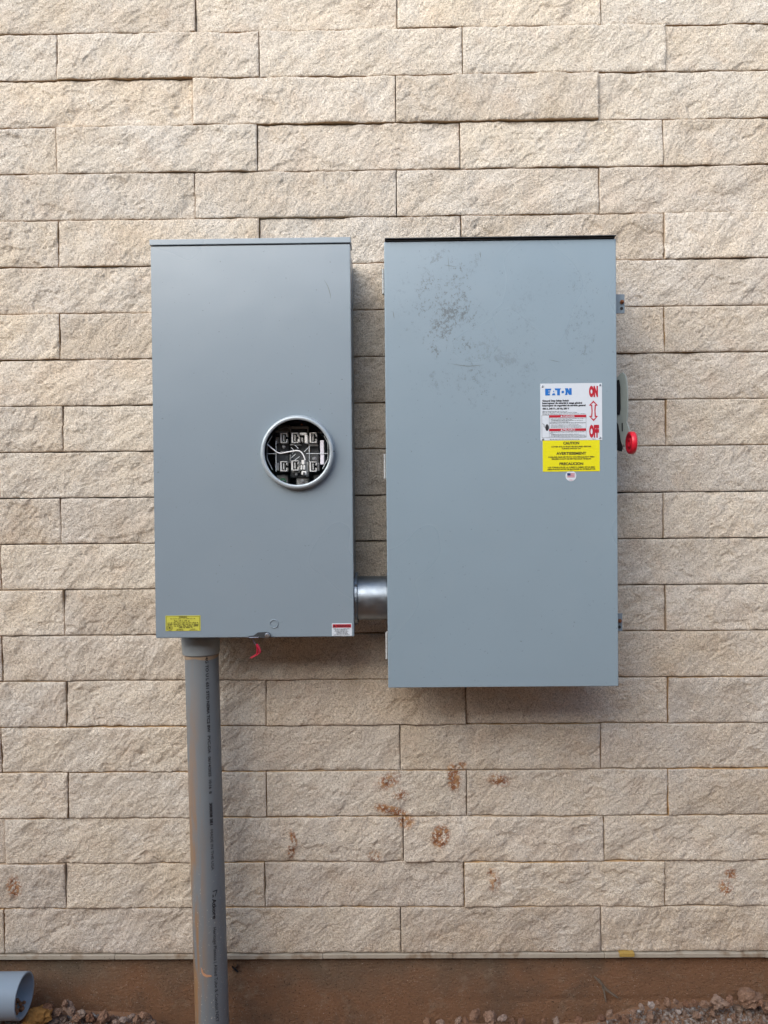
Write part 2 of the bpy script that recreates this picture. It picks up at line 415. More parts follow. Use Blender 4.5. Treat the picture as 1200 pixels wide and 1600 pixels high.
def make_stone(x0, x1, z0, z1, seed, out, res):
    g = .0010
    w, h = x1-x0, z1-z0
    U, V = np.meshgrid(axis_pts(w, res), axis_pts(h, res)); nv, nu = U.shape
    u, v = U/w, V/h
    rs = np.random.RandomState(seed)
    e = lambda s, k, a: np.abs(fbm(s*k, np.zeros_like(s)+.37, seed+k, 3, .6))*a
    # ragged split edges
    bot = z0+g+e(U, 9, .0032)*rs.uniform(.15, 1.1); top = z1-g-e(U, 11, .0032)*rs.uniform(.15, 1.1)
    lef = x0+g+e(V, 23, .0018); rig = x1-g-e(V, 29, .0018)
    X = lef*(1-u)+rig*u; Z = bot*(1-v)+top*v
    a = R(rs.uniform(30, 62)); ca, sa = math.cos(a), math.sin(a)
    p = (X*ca+Z*sa); q = (-X*sa+Z*ca)
    d = out + rs.uniform(-.0015, .0015)*(u-.5)*2 + rs.uniform(-.0025, .0025)*(v-.5)*2
    d = d + .0085*fbm(X*8, Z*8, seed+1, 3)
    d = d + .0046*fbm(p*10, q*27, seed+2, 4, .62)          # slanted cleft ridges
    d = d + .0023*fbm(p*70, q*120, seed+3, 3, .75)
    for k in range(2):                                      # conchoidal chips
        s = fbm(X*6.5+k*9.1, Z*9+k*3.3, seed+11+k, 4, .55)
        thr = rs.uniform(.16, .30)
        d = d - rs.uniform(.001, .0030)*sstep(thr, thr+.03, s)
    edge = np.minimum(np.minimum(U, w-U), np.minimum(V, h-V))
    d = d - .0020*np.exp(-edge/.0014) - .0010*np.exp(-edge/.006)*(.6+fbm(X*20, Z*20, seed+5, 2))
    Y = -d
    co = np.stack([X, Y, Z], -1).reshape(-1, 3)
    idx = np.arange(nu*nv).reshape(nv, nu)
    quads = np.stack([idx[:-1, :-1], idx[:-1, 1:], idx[1:, 1:], idx[1:, :-1]], -1).reshape(-1, 4)
    rim = np.concatenate([idx[0, :], idx[1:, -1], idx[-1, -2::-1], idx[-2:0:-1, 0]])
    n0 = len(co); fr = co[rim]; bk = fr.copy(); bk[:, 1] = .028
    co = np.concatenate([co, fr, bk]); k = len(rim); i = np.arange(k); j = (i+1) % k
    sk = np.stack([n0+i, n0+k+i, n0+k+j, n0+j], -1)
    me = bpy.data.meshes.new('stone_block')
    faces = np.concatenate([quads, sk])
    me.vertices.add(len(co)); me.vertices.foreach_set('co', co.astype(np.float32).ravel())
    me.loops.add(faces.size); me.loops.foreach_set('vertex_index', faces.astype(np.int32).ravel())
    me.polygons.add(len(faces)); me.polygons.foreach_set('loop_start', np.arange(0, faces.size, 4, dtype=np.int32))
    me.update(calc_edges=True)
    me.polygons.foreach_set('use_smooth', np.concatenate([np.ones(len(quads), bool), np.zeros(len(sk), bool)]))
    st = np.zeros(len(co))
    for c, rx, rz, th, s in STW:
        dx, dz = co[:, 0]-c.x, co[:, 2]-c.z
        if np.min(np.abs(dx)) > rx*3: continue
        a_, b_ = dx*math.cos(th)+dz*math.sin(th), -dx*math.sin(th)+dz*math.cos(th)
        st = np.maximum(st, s*np.clip(1.35-np.sqrt((a_/rx)**2+(b_/rz)**2), 0, 1))
    so = .55*np.clip((co[:, 0]-.50)/.5, 0, 1)*np.clip((.36-co[:, 2])/.2, 0, 1) + .16*np.clip((.55-co[:, 2])/.4, 0, 1)
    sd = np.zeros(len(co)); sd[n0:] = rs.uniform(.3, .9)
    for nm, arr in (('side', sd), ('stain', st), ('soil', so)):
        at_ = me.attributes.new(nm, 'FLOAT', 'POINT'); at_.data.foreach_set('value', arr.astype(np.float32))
    return me
for r in range(-8, 21):
    off = JX.get(r, 0.0)
    base = WX0 + off + (0 if r % 2 else HALF*SL - SL)
    jr = random.Random(r+50)
    xs = [base + k*SL + jr.uniform(-.0012, .0012) for k in range(-4, 9)]
    zb, zt = row_z(r), row_z(r-1)
    for k in range(-4, 8):
        x0, x1 = xs[k+4], xs[k+5]
        if x1 < -3.1 or x0 > 3.1: continue
        seen = x1 > -1.02 and x0 < 1.02 and r >= 0
        near = x1 > -1.7 and x0 < 1.7 and r >= -2
        col = k+1
        out = big_out[(r, col)]*.75 if (r, col) in big_out else (random.Random(r*31+k).uniform(-.002, .0035))
        if 5 < r < 15 and x0 < .6 and x1 > -.62: out = min(out, .002)
        me = make_stone(x0, x1, zb, zt, (r+9)*97+(k+5)*13, out, .0032 if seen else (.010 if near else .03))
        link('stone_block', me, M_STONE, wall)
bm = bmesh.new()
rs = random.Random(3)
x = -3.2
while x < 3.2:                                    # mortar strip under the lowest course
    x2 = x + rs.uniform(.25, .5); yy = -.004+rs.uniform(-.001, .001)
    add_box(bm, x, min(x2, 3.2)-.0005, yy, .2, .1755+rs.uniform(0, .001), .1895, .0015, 1); x = x2
bm_obj('mortar_strip', bm, M_LEDGE, wall)

# ------------------------------------------------------------------ footing and ground
def grid_mesh(name, X, Y, Z):
    nv, nu = X.shape; co = np.stack([X, Y, Z], -1).reshape(-1, 3)
    idx = np.arange(nu*nv).reshape(nv, nu)
    f = np.stack([idx[:-1, :-1], idx[:-1, 1:], idx[1:, 1:], idx[1:, :-1]], -1).reshape(-1, 4)
    me = bpy.data.meshes.new(name); me.from_pydata(co.tolist(), [], f.tolist()); return me
xs = np.concatenate([[-3.2, -2.2], np.arange(-1.2, 1.2, .008), [2.2, 3.2]]); zs = np.arange(-.25, .1761, .008)
X, Z = np.meshgrid(xs, zs)
Y = .016 - .0035*fbm(X*7, Z*7, 5, 4) - .0014*fbm(X*60, Z*60, 9, 3) + .004*np.exp(-((Z-.044+.004*fbm(X*5, X*0, 77, 3))/.004)**2)*sstep(.1, .35, X)
foot = link('concrete_footing', grid_mesh('concrete_footing', X, Y, Z), M_CONC, smooth=True)
bm = bmesh.new(); bm.from_mesh(foot.data); add_box(bm, -3.2, 3.2, .03, .30, -.25, .174); bm.to_mesh(foot.data); bm.free()
tag(foot, 'brown soil stained concrete footing below the lowest stone course', 'footing')

KX = [0, 60, 120, 200, 235, 260, 330, 500, 660, 700, 760, 850, 930, 990, 1060, 1130, 1180, 1240]
KY = [1590, 1587, 1583, 1587, 1597, 1612, 1620, 1622, 1612, 1606, 1604, 1608, 1602, 1580, 1571, 1570, 1566, 1564]
kx = np.array([at(a, b, 0).x for a, b in zip(KX, KY)]); kz = np.array([at(a, b, 0).z for a, b in zip(KX, KY)])
def ground_z(X, Y):
    near = np.interp(X, kx, kz)
    z = near + .006*fbm(X*14, Y*14, 21, 4, .6) + .012*fbm(X*5, Y*5, 31, 3)*sstep(0, .3, -Y)
    left = sstep(-.55, -.72, X)
    z = z + left*.02*sstep(.02, .12, -Y)
    z = z*sstep(4, .3, np.abs(X)) + .02
    fade = sstep(.5, 3.0, -Y)
    bank = 3.6*sstep(2.9, 5.4, -Y)*(1+.18*fbm(X*.35, Y*.35, 51, 4)) + .10*fbm(X*2.1, Y*2.1, 61, 4)*sstep(3, 5, -Y)
    return z*(1-fade) + fade*(.05+.05*fbm(X*.9, Y*.9, 41, 4)) - .02*(1-fade) + bank   # unseen bank added behind the camera to shade the lower wall
gx = np.concatenate([[-90, -40, -18, -12, -9, -6.5, -5, -4, -3.2, -2.4, -1.8, -1.45], np.arange(-1.2, 1.201, .007), [1.45, 1.8, 2.4, 3.2, 4, 5, 6.5, 9, 12, 18, 40, 90]])
gy = np.concatenate([[-90, -40, -18, -12], np.arange(-9, -.5, .12), np.arange(-.45, .022, .007)])
X, Y = np.meshgrid(gx, gy)
ground = link('ground', grid_mesh('ground', X, Y, ground_z(X, Y)), M_SOIL, smooth=True)
tag(ground, 'red brown dug soil with pale gravel along the foot of the wall', kind='structure')

# ------------------------------------------------------------------ meter box
LX0, LX1, LZ0, LZ1, LD = -.603, -.0993, CAM_Z-.3404, CAM_Z+.6655, .222
mc = at(464, 706.5, LD+.018)
meter = empty('meter_box', ((LX0+LX1)/2, -.014, LZ0), 'grey metal meter box with round open socket and a yellow sticker low on its cover', 'meter box')
bm = bmesh.new()                                   # hollow body
i = .004; t_ = .0018; yb, yf = -.014, -LD+.006
x0, x1, z0, z1 = LX0+i, LX1-i, LZ0+.003, LZ1-.004
add_box(bm, x0, x1, yb-t_, yb, z0, z1)
add_box(bm, x0, x0+t_, yf, yb-t_, z0, z1); add_box(bm, x1-t_, x1, yf, yb-t_, z0, z1)
add_box(bm, x0+t_, x1-t_, yf, yb-t_, z0, z0+t_); add_box(bm, x0+t_, x1-t_, yf, yb-t_, z1-t_, z1)
bm_obj('enclosure', bm, M_PAINT, meter)
# cover: pan with a round hole
bm = bmesh.new()
hr = .0865; n = 72; capz = LZ1-.0165
outer = [Vector((LX0, LZ0, 0)), Vector((LX1, LZ0, 0)), Vector((LX1, capz, 0)), Vector((LX0, capz, 0))]
hole = [Vector((mc.x+hr*math.cos(2*math.pi*k/n), mc.z+hr*math.sin(2*math.pi*k/n), 0)) for k in range(n)]
tri = geometry.tessellate_polygon([outer, hole]); al = outer+hole
bmv = [bm.verts.new((p.x, -LD, p.y)) for p in al]
for a in tri: bm.faces.new([bmv[k] for k in a])
e4 = [bmesh.new()]
rim = bmv[:4]; back = [bm.verts.new((v.co.x, -LD+.018, v.co.z)) for v in rim]
for k in range(4): bm.faces.new((rim[k], rim[(k+1) % 4], back[(k+1) % 4], back[k]))
bmesh.ops.recalc_face_normals(bm, faces=bm.faces)
bmesh.ops.bevel(bm, geom=[e for e in bm.edges if len(e.link_faces) == 2 and abs(e.calc_face_angle(0)) > 1.0], offset=.0016, segments=2, affect='EDGES')
cover = bm_obj('cover', bm, M_PAINT, meter, recalc=False)
bm = bmesh.new(); add_box(bm, LX0-.0015, LX1+.0015, -LD-.003, -LD+.06, LZ1-.014, LZ1, .0012, 2)
bm_obj('top_cap', bm, M_PAINT, meter)
bm = bmesh.new(); M = frame(Vector((mc.x, -LD, mc.z)), (0, -1, 0))
add_lathe(bm, [(.0864, -.004), (.0850, .010), (.0816, .0162), (.0826, .0176), (.0860, .0184), (.0895, .0176), (.0918, .0148), (.0924, .006), (.0935, .0015), (.0945, .0004)], M, 96)
bm_obj('socket_ring', bm, plain('pale_ring_metal', (.34, .385, .41), .34, .25), meter, smooth=True)
bm = bmesh.new(); add_box(bm, mc.x+.0895, mc.x+.0935, -LD-.0165, -LD-.006, mc.z+.0005, mc.z+.0022); bm_obj('ring_slot', bm, M_BLACK, meter)
# round knockout, embossed
kp = at(428, 974.5, LD)
bm = bmesh.new(); M = frame(Vector((kp.x, -LD, kp.z)), (0, -1, 0))
add_lathe(bm, [(.0088, .0), (.0096, .0022), (.0106, .0022), (.0114, .0)], M, 32); rg = add_lathe(bm, [(.0088, 0.0003), (.001, .0004)], M, 32)
bm_obj('knockout', bm, M_PAINT, meter, smooth=True)
# socket block and jaws seen through the ring (positions read from the ring's face)
IN = .168
Z = lambda zx, zy, d=IN: at(390+zx/7.5, 630+zy/7.5, d)
bm = bmesh.new()
for (a, b, c, d_) in ((300, 340, 460, 810), (468, 300, 695, 870), (705, 340, 810, 790)):
    p, q = Z(a, b), Z(c, d_); add_box(bm, min(p.x, q.x), max(p.x, q.x), -IN+.006, -.04, min(p.z, q.z), max(p.z, q.z), .003)
bm_obj('socket_block', bm, M_DARK, meter)
for (a, b, c, d_, e) in ((480, 270, 690, 350, .158), (330, 255, 470, 335, .13), (745, 335, 860, 350, .15), (320, 840, 450, 960, .145), (550, 870, 690, 965, .155), (750, 840, 850, 900, .145)):
    bm = bmesh.new(); p, q = Z(a, b, e), Z(c, d_, e); add_box(bm, p.x, q.x, -e, -e+.03, q.z, p.z, .002); bm_obj('bus_bar', bm, M_DULL, meter)
def jaw(zx, zy, wide=1.0):
    bm = bmesh.new(); a, b = Z(zx-40*wide, zy-58), Z(zx+40*wide, zy+58)
    x0, x1, z1, z0 = a.x, b.x, a.z, b.z; y1 = -IN-.026; th = .0022
    # folded spring jaw: spine, two returns and an inner lip
    add_box(bm, x0, x0+th*1.6, y1, -IN+.004, z0, z1, .0007, 1)
    add_box(bm, x0+th*1.6, x1, y1, -IN+.004, z1-th, z1, .0007, 1); add_box(bm, x0+th*1.6, x1, y1, -IN+.004, z0, z0+th, .0007, 1)
    add_box(bm, x1-th, x1, y1+.003, -IN+.004, z0+th, z0+(z1-z0)*.38, .0006, 1); add_box(bm, x1-th, x1, y1+.003, -IN+.004, z0+(z1-z0)*.62, z1-th, .0006, 1)
    add_box(bm, x0+(x1-x0)*.44, x0+(x1-x0)*.44+th*.9, y1+.001, -IN+.004, z0+.005, z1-.005, .0006, 1)
    bm_obj('jaw', bm, M_JAW, meter)
for zx, zy in ((415, 415), (545, 415), (755, 413), (415, 745), (545, 735), (755, 748)): jaw(zx, zy)
bm = bmesh.new()                                   # bent jumper strap beside the upper middle jaw
for (a, b, c, d_) in ((585, 345, 670, 372), (645, 372, 682, 470), (575, 390, 588, 460), (610, 400, 622, 455)):
    p, q = Z(a, b, .195), Z(c, d_, .195); add_box(bm, p.x, q.x, -.197, -.17, q.z, p.z, .0015, 1)
bm_obj('strap', bm, M_JAW, meter)
bm = bmesh.new()
for (a, b, c, d_) in ((600, 725, 620, 780), (630, 725, 650, 780), (608, 665, 645, 718), (608, 795, 668, 840)):
    p, q = Z(a, b, .198), Z(c, d_, .198); add_box(bm, p.x, q.x, -.200, -.17, q.z, p.z, .0012, 1)
bm_obj('terminal', bm, M_JAW, meter)
def screw(zx, zy, d, r, m=M_STEEL, rings=2):
    bm = bmesh.new(); p = Z(zx, zy, d)
    for k in range(rings): add_disc(bm, p-Vector((0, -.004*k*-1, 0))*-1 if False else p+Vector((0, -.003*k, 0)), (0, -1, 0), r*(1-.35*k), .004, 20, .001)
    bm_obj('screw', bm, m, meter)
screw(620, 920, .178, .0075, M_STEEL, 3); screw(392, 915, .168, .0085, M_GREEN, 2); screw(395, 915, .174, .004)
screw(400, 512, .190, .0045); screw(545, 835, .18, .0042); screw(760, 650, .195, .0055); screw(612, 250, .17, .003, M_RUST); screw(638, 822, .202, .0032)
for (a, b, c, d_, e) in ((305, 395, 345, 470, .17), (310, 700, 345, 790, .17), (470, 600, 480, 700, .178), (690, 470, 700, 560, .178), (705, 480, 800, 500, .172), (470, 480, 600, 492, .178), (360, 560, 470, 575, .174), (300, 325, 455, 340, .165),
                      (560, 690, 600, 790, .176), (655, 690, 690, 860, .176), (790, 700, 815, 790, .172), (470, 275, 482, 345, .17), (676, 270, 690, 350, .17), (500, 800, 590, 812, .18)):
    bm = bmesh.new(); p, q = Z(a, b, e), Z(c, d_, e); add_box(bm, p.x, q.x, -e, -e+.02, q.z, p.z, .0008, 1); bm_obj('clip', bm, M_DULL, meter)
for pts in (((480, 250), (560, 215), (640, 235), (690, 290)), ((300, 330), (370, 300), (430, 280), (470, 300)), ((780, 340), (830, 300), (850, 290))):
    bm = bmesh.new(); add_tube(bm, spline([Z(*p, .15) for p in pts], 6), .0012, 6); bm_obj('control_wire', bm, M_PURPLE if pts[0][0] > 300 else M_CLEAR, meter, smooth=True)
bm = bmesh.new()                                   # edges of the clear safety shield
for pl in ([(265, 380), (206, 480), (206, 650), (268, 780)], [(870, 380), (918, 470), (918, 650), (855, 770)], [(210, 592), (320, 592)], [(665, 590), (915, 590)],
           [(488, 520), (525, 560), (500, 592)], [(530, 490), (570, 530)], [(690, 520), (640, 570)], [(490, 640), (540, 595)], [(525, 672), (585, 625)], [(310, 440), (310, 800)], [(700, 500), (700, 690)]):
    add_tube(bm, [Z(a, b, .206) for a, b in pl], .0008, 5)
bm_obj('shield_edge', bm, M_CLEAR, meter)
bm = bmesh.new(); a, b = Z(832, 440, .19), Z(880, 722, .19); add_box(bm, a.x, b.x, -.205, -.15, b.z, a.z, .002); bm_obj('insulator_bar', bm, M_PLASTIC, meter)
bm = bmesh.new(); add_tube(bm, spline([Z(*p, .212) for p in ((205, 480), (275, 540), (350, 586), (450, 572), (555, 556), (605, 575), (635, 620), (652, 668))], 8), .0016, 8)
bm_obj('jumper_wire', bm, M_WIRE, meter, smooth=True)

# ---- stickers on the meter box
def sticker(name, parent, depth, px0, py0, px1, py1, mat, radius=0.0, label=None):
    p, q = at(px0, py0, depth), at(px1, py1, depth)
    x0, x1, z0, z1 = p.x, q.x, q.z, p.z; y = -depth
    bm = bmesh.new(); r = radius; pts = []
    for cx, cz, a0 in ((x1-r, z1-r, 0), (x0+r, z1-r, 90), (x0+r, z0+r, 180), (x1-r, z0+r, 270)):
        for k in range(5 if r else 1):
            a = R(a0+k*22.5); pts.append((cx+r*math.cos(a), y-.0006, cz+r*math.sin(a)))
    add_prism(bm, pts, (0, .0009, 0))
    o = bm_obj(name, bm, mat, parent)
    if label: o['label'] = label
    w, h = x1-x0, z1-z0
    fn = lambda u, v, lift=.0004: Vector((x0+u*w, y-.0006-lift, z0+v*h))   # u, v in 0..1
    return o, fn, w, h
rnd = random.Random(11)
st, fn, w, h = sticker('warning_label', meter, LD, 258.5, 962, 313.5, 985.5, M_LEMON, .0005, 'yellow warning label with small black print')
ar = w/h
f2 = lambda x, y: fn(x/ar, y)                      # x in label heights
bm = bmesh.new()
put_text(bm, 'WARNING', .15, f2, ar/2, .86, 1.0, .006, 'CENTER', .55)
for y, hh, a, b in ((.77, .06, .14, .86), (.62, .10, .25, .72), (.50, .075, .06, .95), (.40, .075, .06, .95)): word_bars(bm, f2, a*ar, b*ar, y, hh, rnd)
for y, a, b in ((.29, .24, .95), (.18, .38, .80)): word_bars(bm, f2, a*ar, b*ar, y, .105, rnd)
for y, a, b in ((.09, .32, .52), (.03, .30, .52), (.09, .72, .88), (.03, .68, .92)): word_bars(bm, f2, a*ar, b*ar, y, .05, rnd)
cx, cy = .27, .21; pr = None
for ra, rb in ((.19, .165), (.12, .10), (.06, .0)):
    for k in range(20):
        a0, a1 = 2*math.pi*k/20, 2*math.pi*(k+1)/20
        pts = [f2(cx+r_*math.cos(a), cy+r_*math.sin(a)) for r_, a in ((ra, a0), (ra, a1), (rb, a1), (rb, a0))]
        add_flat(bm, pts if rb else pts[:3])
for (xa, ya, xb, yb_) in ((.05*1, .93, ar*.38, .945), (ar*.62, .93, ar-.05, .945), (.05, .04, .065, .945), (ar-.065, .04, ar-.05, .945)):
    add_flat(bm, [f2(xa, ya), f2(xb, ya), f2(xb, yb_), f2(xa, yb_)])
bm_obj('lettering', bm, M_OLIVE, st)
st, fn, w, h = sticker('warning_label', meter, LD, 518.5, 974, 550, 993.5, M_WHITE, .0018, 'white warning label with a red heading')
ar = w/h; f2 = lambda x, y, l=.0004: fn(x/ar, y, l)
bm = bmesh.new(); add_flat(bm, [f2(.06, .66), f2(ar-.06, .66), f2(ar-.06, .93), f2(.06, .93)]); bm_obj('red_band', bm, M_INKRED, st)
bm = bmesh.new(); f3 = lambda x, y: f2(x, y, .0007)
put_text(bm, 'WARNING', .24, f3, .36, .71, 1, .006, 'LEFT', ar-.50)
add_flat(bm, [f3(.08, .70), f3(.32, .70), f3(.20, .90)])
for k, (y, a, b) in enumerate(((.54, .08, .92), (.45, .16, .80), (.35, .14, .88), (.26, .22, .78), (.17, .20, .80), (.07, .08, .92))): word_bars(bm, f3, a*ar, b*ar, y, .068, rnd)
bm_obj('lettering', bm, M_INK, st)
# hasp, screw and seal under the cover
def at0(px, py, d=LD): return at(px, py, d)
bm = bmesh.new()
pts = [at0(a, b, LD+.004) for a, b in ((388, 994.2), (396, 993), (403, 988.3), (416, 987.6), (421, 989), (423, 992.5), (421, 996.3), (414, 996.6), (404, 996.6), (395, 996.8), (388, 996))]
add_prism(bm, pts, (0, .003, 0)); bm_obj('hasp', bm, plain('dark_hasp_metal', (.06, .065, .07), .4, .5), meter)
bm = bmesh.new(); a = at0(388, 997, LD+.012); b = at0(404, 995.8, LD+.012); add_box(bm, a.x, b.x, -LD-.012, -LD+.01, a.z, b.z, .0006, 1); bm_obj('hasp_tab', bm, M_STEEL, meter)
bm = bmesh.new(); p = at0(418, 992.5, LD+.004); add_disc(bm, p, (0, -1, 0), .0062, .004, 20, .001); add_disc(bm, p+Vector((0, -.004, 0)), (0, -1, 0), .0030, .0012, 12); bm_obj('hasp_screw', bm, M_STEEL, meter)
seal = empty('wire_seal', at(397, 998, LD+.004), 'small red strap seal hanging on a thin dark wire under the meter box', 'seal')
bm = bmesh.new(); add_tube(bm, spline([at(*q, LD+.004) for q in ((394, 994), (396, 1001), (399, 1006), (403, 1008))], 6), .0008, 6); bm_obj('wire', bm, M_PURPLE, seal)
bm = bmesh.new()
for tr in (((401.5, 1006), (405, 1013), (406, 1019), (402, 1023), (393, 1028)), ((401, 1007), (402, 1013), (402, 1019), (399.5, 1023), (392, 1027))):
    sp = spline([at(*q, LD+.004) for q in tr], 5)
    for p, q in zip(sp[:-1], sp[1:]):
        a = [bm.verts.new(v) for v in (p+Vector((-.0018, -.002, 0)), p+Vector((.0018, .002, 0)), q+Vector((.0018, .002, 0)), q+Vector((-.0018, -.002, 0)))]
        b = [bm.verts.new(v.co+Vector((.0006, -.0009, -.0005))) for v in a]
        bm.faces.new(a); bm.faces.new(b[::-1])
        for k in range(4): bm.faces.new((a[k], b[k], b[(k+1) % 4], a[(k+1) % 4]))
bm_obj('strap', bm, M_SEAL, seal)

# ------------------------------------------------------------------ safety switch
RX0, RX1, RZ0, RZ1, RD = -.0141, .5586, CAM_Z-.4643, CAM_Z+.6475, .25
switch = empty('safety_switch', ((RX0+RX1)/2, -.014, RZ0), 'tall grey safety switch cabinet with white and yellow labels and a red side handle', 'switch box')
bm = bmesh.new(); add_box(bm, RX0+.006, RX1-.007, -RD+.017, -.014, RZ0+.004, RZ1-.002, .002); bm_obj('enclosure', bm, M_PAINT, switch)
bm = bmesh.new(); add_box(bm, RX0, RX1, -RD, -RD+.016, RZ0, RZ1-.004, .0022, 3); bm_obj('door', bm, M_DOOR, switch, smooth=False)
bm = bmesh.new()                                   # rain lip folded over the door; black strip below paints in its shade
add_prism(bm, [Vector((RX0+.002, -RD-.010, RZ1+.0022)), Vector((RX0+.002, -.016, RZ1+.0095)), Vector((RX0+.002, -.016, RZ1+.007)), Vector((RX0+.002, -RD-.010, RZ1+.0005))], (RX1-RX0-.004, 0, 0))
bm_obj('rain_lip', bm, plain('dark_grey_lip', (.035, .037, .04), .5), switch)
bm = bmesh.new(); add_box(bm, RX0+.003, RX1-.004, -RD-.004, -.03, RZ1-.0034, RZ1+.0003); bm_obj('lip_shade', bm, M_BLACK, switch)
for (ya, yb_) in ((420, 459), (709, 748), (988, 1030)):
    a, b = at(600, ya, RD-.006), at(600, yb_, RD-.006); zc = (a.z+b.z)/2; hh = a.z-b.z
    bm = bmesh.new(); nk = 5
    for k in range(nk):
        z0 = b.z + hh*k/nk
        M = frame(Vector((RX0-.0030, -RD+.008, z0+.0004)), (0, 0, 1)); rg = add_lathe(bm, [(.0030, 0), (.0030, hh/nk-.0009)], M, 12); cap(bm, rg[0]); cap(bm, rg[1])
    add_box(bm, RX0-.0035, RX0+.004, -RD+.0095, -RD+.022, b.z, a.z)
    bm_obj('hinge', bm, M_HINGE, switch)
for (ya, yb_, xr) in ((460, 490, 975.5), (958, 986, 972)):
    xx = RX1-.004; a, b = at(xr, ya, .205), at(xr, yb_, .205)
    bm = bmesh.new(); add_box(bm, RX1-.006, a.x, -.208, -.204, b.z, a.z, .0008, 1); add_box(bm, RX1-.007, RX1-.004, -.23, -.208, b.z, a.z)
    lt = bm_obj('latch_tab', bm, M_PAINT, switch)
    zc = (a.z+b.z)/2
    bm = bmesh.new(); add_disc(bm, Vector((a.x-.0075, -.208, zc+.004)), (0, -1, 0), .0052, .004, 6); add_disc(bm, Vector((a.x-.0075, -.212, zc+.004)), (0, -1, 0), .0026, .006, 10); bm_obj('bolt', bm, M_RUST, lt)
    bm = bmesh.new(); add_disc(bm, Vector((a.x-.008, -.2082, zc-.012)), (0, -1, 0), .004, .0006, 12); bm_obj('slot', bm, M_BLACK, lt)
# side handle: grey plate, black patches on it, lever arm, red knob
HN = Vector((-.80, -.60, 0)); HP = Vector((.624, -.170, 1.5))
def on_plate(px, py, lift=0.0):
    v = RM @ Vector(((px-600)/1200, 1, -(py-800)/1200)); o = Vector((0, -CAM_D, CAM_Z))
    return o + v*((HP+HN*lift-o).dot(HN)/v.dot(HN))
bm = bmesh.new()
pl = [(962, 592), (966, 588), (969, 583.8), (972.8, 582), (976.3, 585.5), (978.6, 593), (980, 606), (980.3, 630), (980, 650), (978.6, 659), (982.5, 670), (984, 684), (981, 699), (975, 697), (969, 686), (962, 680)]
add_prism(bm, [on_plate(a, b) for a, b in pl], -HN*.004)
hd = bm_obj('handle', bm, M_HANDLE, switch)
bm = bmesh.new(); add_prism(bm, [on_plate(a, b, .0012) for a, b in ((960, 596), (967.5, 593), (969.3, 604), (969.8, 640), (968.5, 648), (960, 648))], HN*.001)
add_prism(bm, [on_plate(a, b, .0012) for a, b in ((960, 655), (966, 663), (970, 688), (973.5, 700), (971.5, 705.5), (968, 705), (960, 702))], HN*.001); bm_obj('handle_black', bm, M_BLACK, hd)
bm = bmesh.new(); add_prism(bm, [on_plate(a, b, .0008) for a, b in ((971.6, 661), (973, 661), (973.2, 674), (971.8, 674))], HN*.0008); bm_obj('handle_slot', bm, M_BLACK, hd)
bm = bmesh.new(); add_disc(bm, Vector((RX1-.007, -.105, 1.62)), (1, 0, 0), .018, .05, 24); bm_obj('pivot', bm, M_BLACK, hd)
kc = at_x(982.0, 692, .604)
bm = bmesh.new(); M = frame(kc, (1, 0, 0))
rg = add_lathe(bm, [(.001, .0045), (.0075, .0045), (.0085, .001), (.0115, .001), (.0125, .0042), (.0185, .0042), (.0205, .0008), (.0265, .0), (.0285, .002), (.0288, .012), (.0270, .0145), (.0, .0146)], M, 48)
bm_obj('knob', bm, M_RED, hd, smooth=True)
# nameplate
st, fn, w, h = sticker('nameplate', switch, RD, 844, 599.5, 941, 687.5, M_WHITE)
S = 900.0
pxf = lambda a, b, l=.0004: fn((a-42)/(948-42), (920-b)/(920-80), l)      # coordinates of the nameplate drawing, 906 x 840 units
PF = lambda x, y: pxf(x, -y)
bm = bmesh.new()
for poly in ([(113, 155), (205, 155), (196, 183), (158, 183), (158, 194), (190, 194), (181, 217), (158, 217), (158, 227), (188, 227), (177, 255), (113, 255)],
             [(238, 180), (248, 208), (228, 208)], [(222, 225), (254, 225), (264, 255), (212, 255)],
             [(252, 153), (348, 153), (338, 168), (331, 180), (329, 182), (329, 255), (289, 255), (289, 180), (262, 180)],
             [(402, 152), (448, 152), (466, 196), (466, 152), (502, 152), (502, 250), (462, 250), (440, 205), (440, 252), (402, 252), (410, 232), (413, 205), (410, 175)]):
    add_flat(bm, [pxf(a, b) for a, b in poly])
add_flat(bm, [pxf(371+19*math.cos(k*.2618), 207+19*math.sin(k*.2618)) for k in range(24)])
bm_obj('logo', bm, M_BLUE, st)
bm = bmesh.new()
put_text(bm, 'ON', 192, PF, 822, -270, .72, 17, 'CENTER', 132); put_text(bm, 'OFF', 228, PF, 828, -868, .6, 17, 'CENTER', 146)
for (a, b) in (((170, 545), (715, 583)), ((170, 745), (712, 783))): add_flat(bm, [pxf(a[0], a[1]), pxf(b[0], a[1]), pxf(b[0], b[1]), pxf(a[0], b[1])])
arrow = [(820, 338), (886, 410), (856, 416), (850, 490), (856, 562), (886, 566), (820, 642), (754, 566), (786, 562), (791, 490), (786, 416), (754, 410)]
arrow_in = [(820, 366), (856, 396), (838, 402), (833, 490), (838, 577), (856, 582), (820, 614), (784, 582), (802, 577), (808, 490), (802, 402), (784, 396)]
for k in range(len(arrow)):
    j = (k+1) % len(arrow); add_flat(bm, [pxf(*arrow[k]), pxf(*arrow[j]), pxf(*arrow_in[j]), pxf(*arrow_in[k])])
bm_obj('red_print', bm, M_INKRED, st)
bm = bmesh.new()
for tx, y, ww, b in (('General Duty Safety Switch', 345, 390, 2.2), ('Interrupteur de s\u00e9curit\u00e9 \u00e0 usage g\u00e9n\u00e9ral', 380, 585, 2.2), ('Interruptor de seguridad de servicio general', 416, 635, 2.2), ('400 A, 240 V~, 60 Hz, 250 V', 462, 395, 2.2)):
    put_text(bm, tx, 34, PF, 70, -y, 1, b, 'LEFT', ww)
rb = lambda x, y: pxf(x, -y)
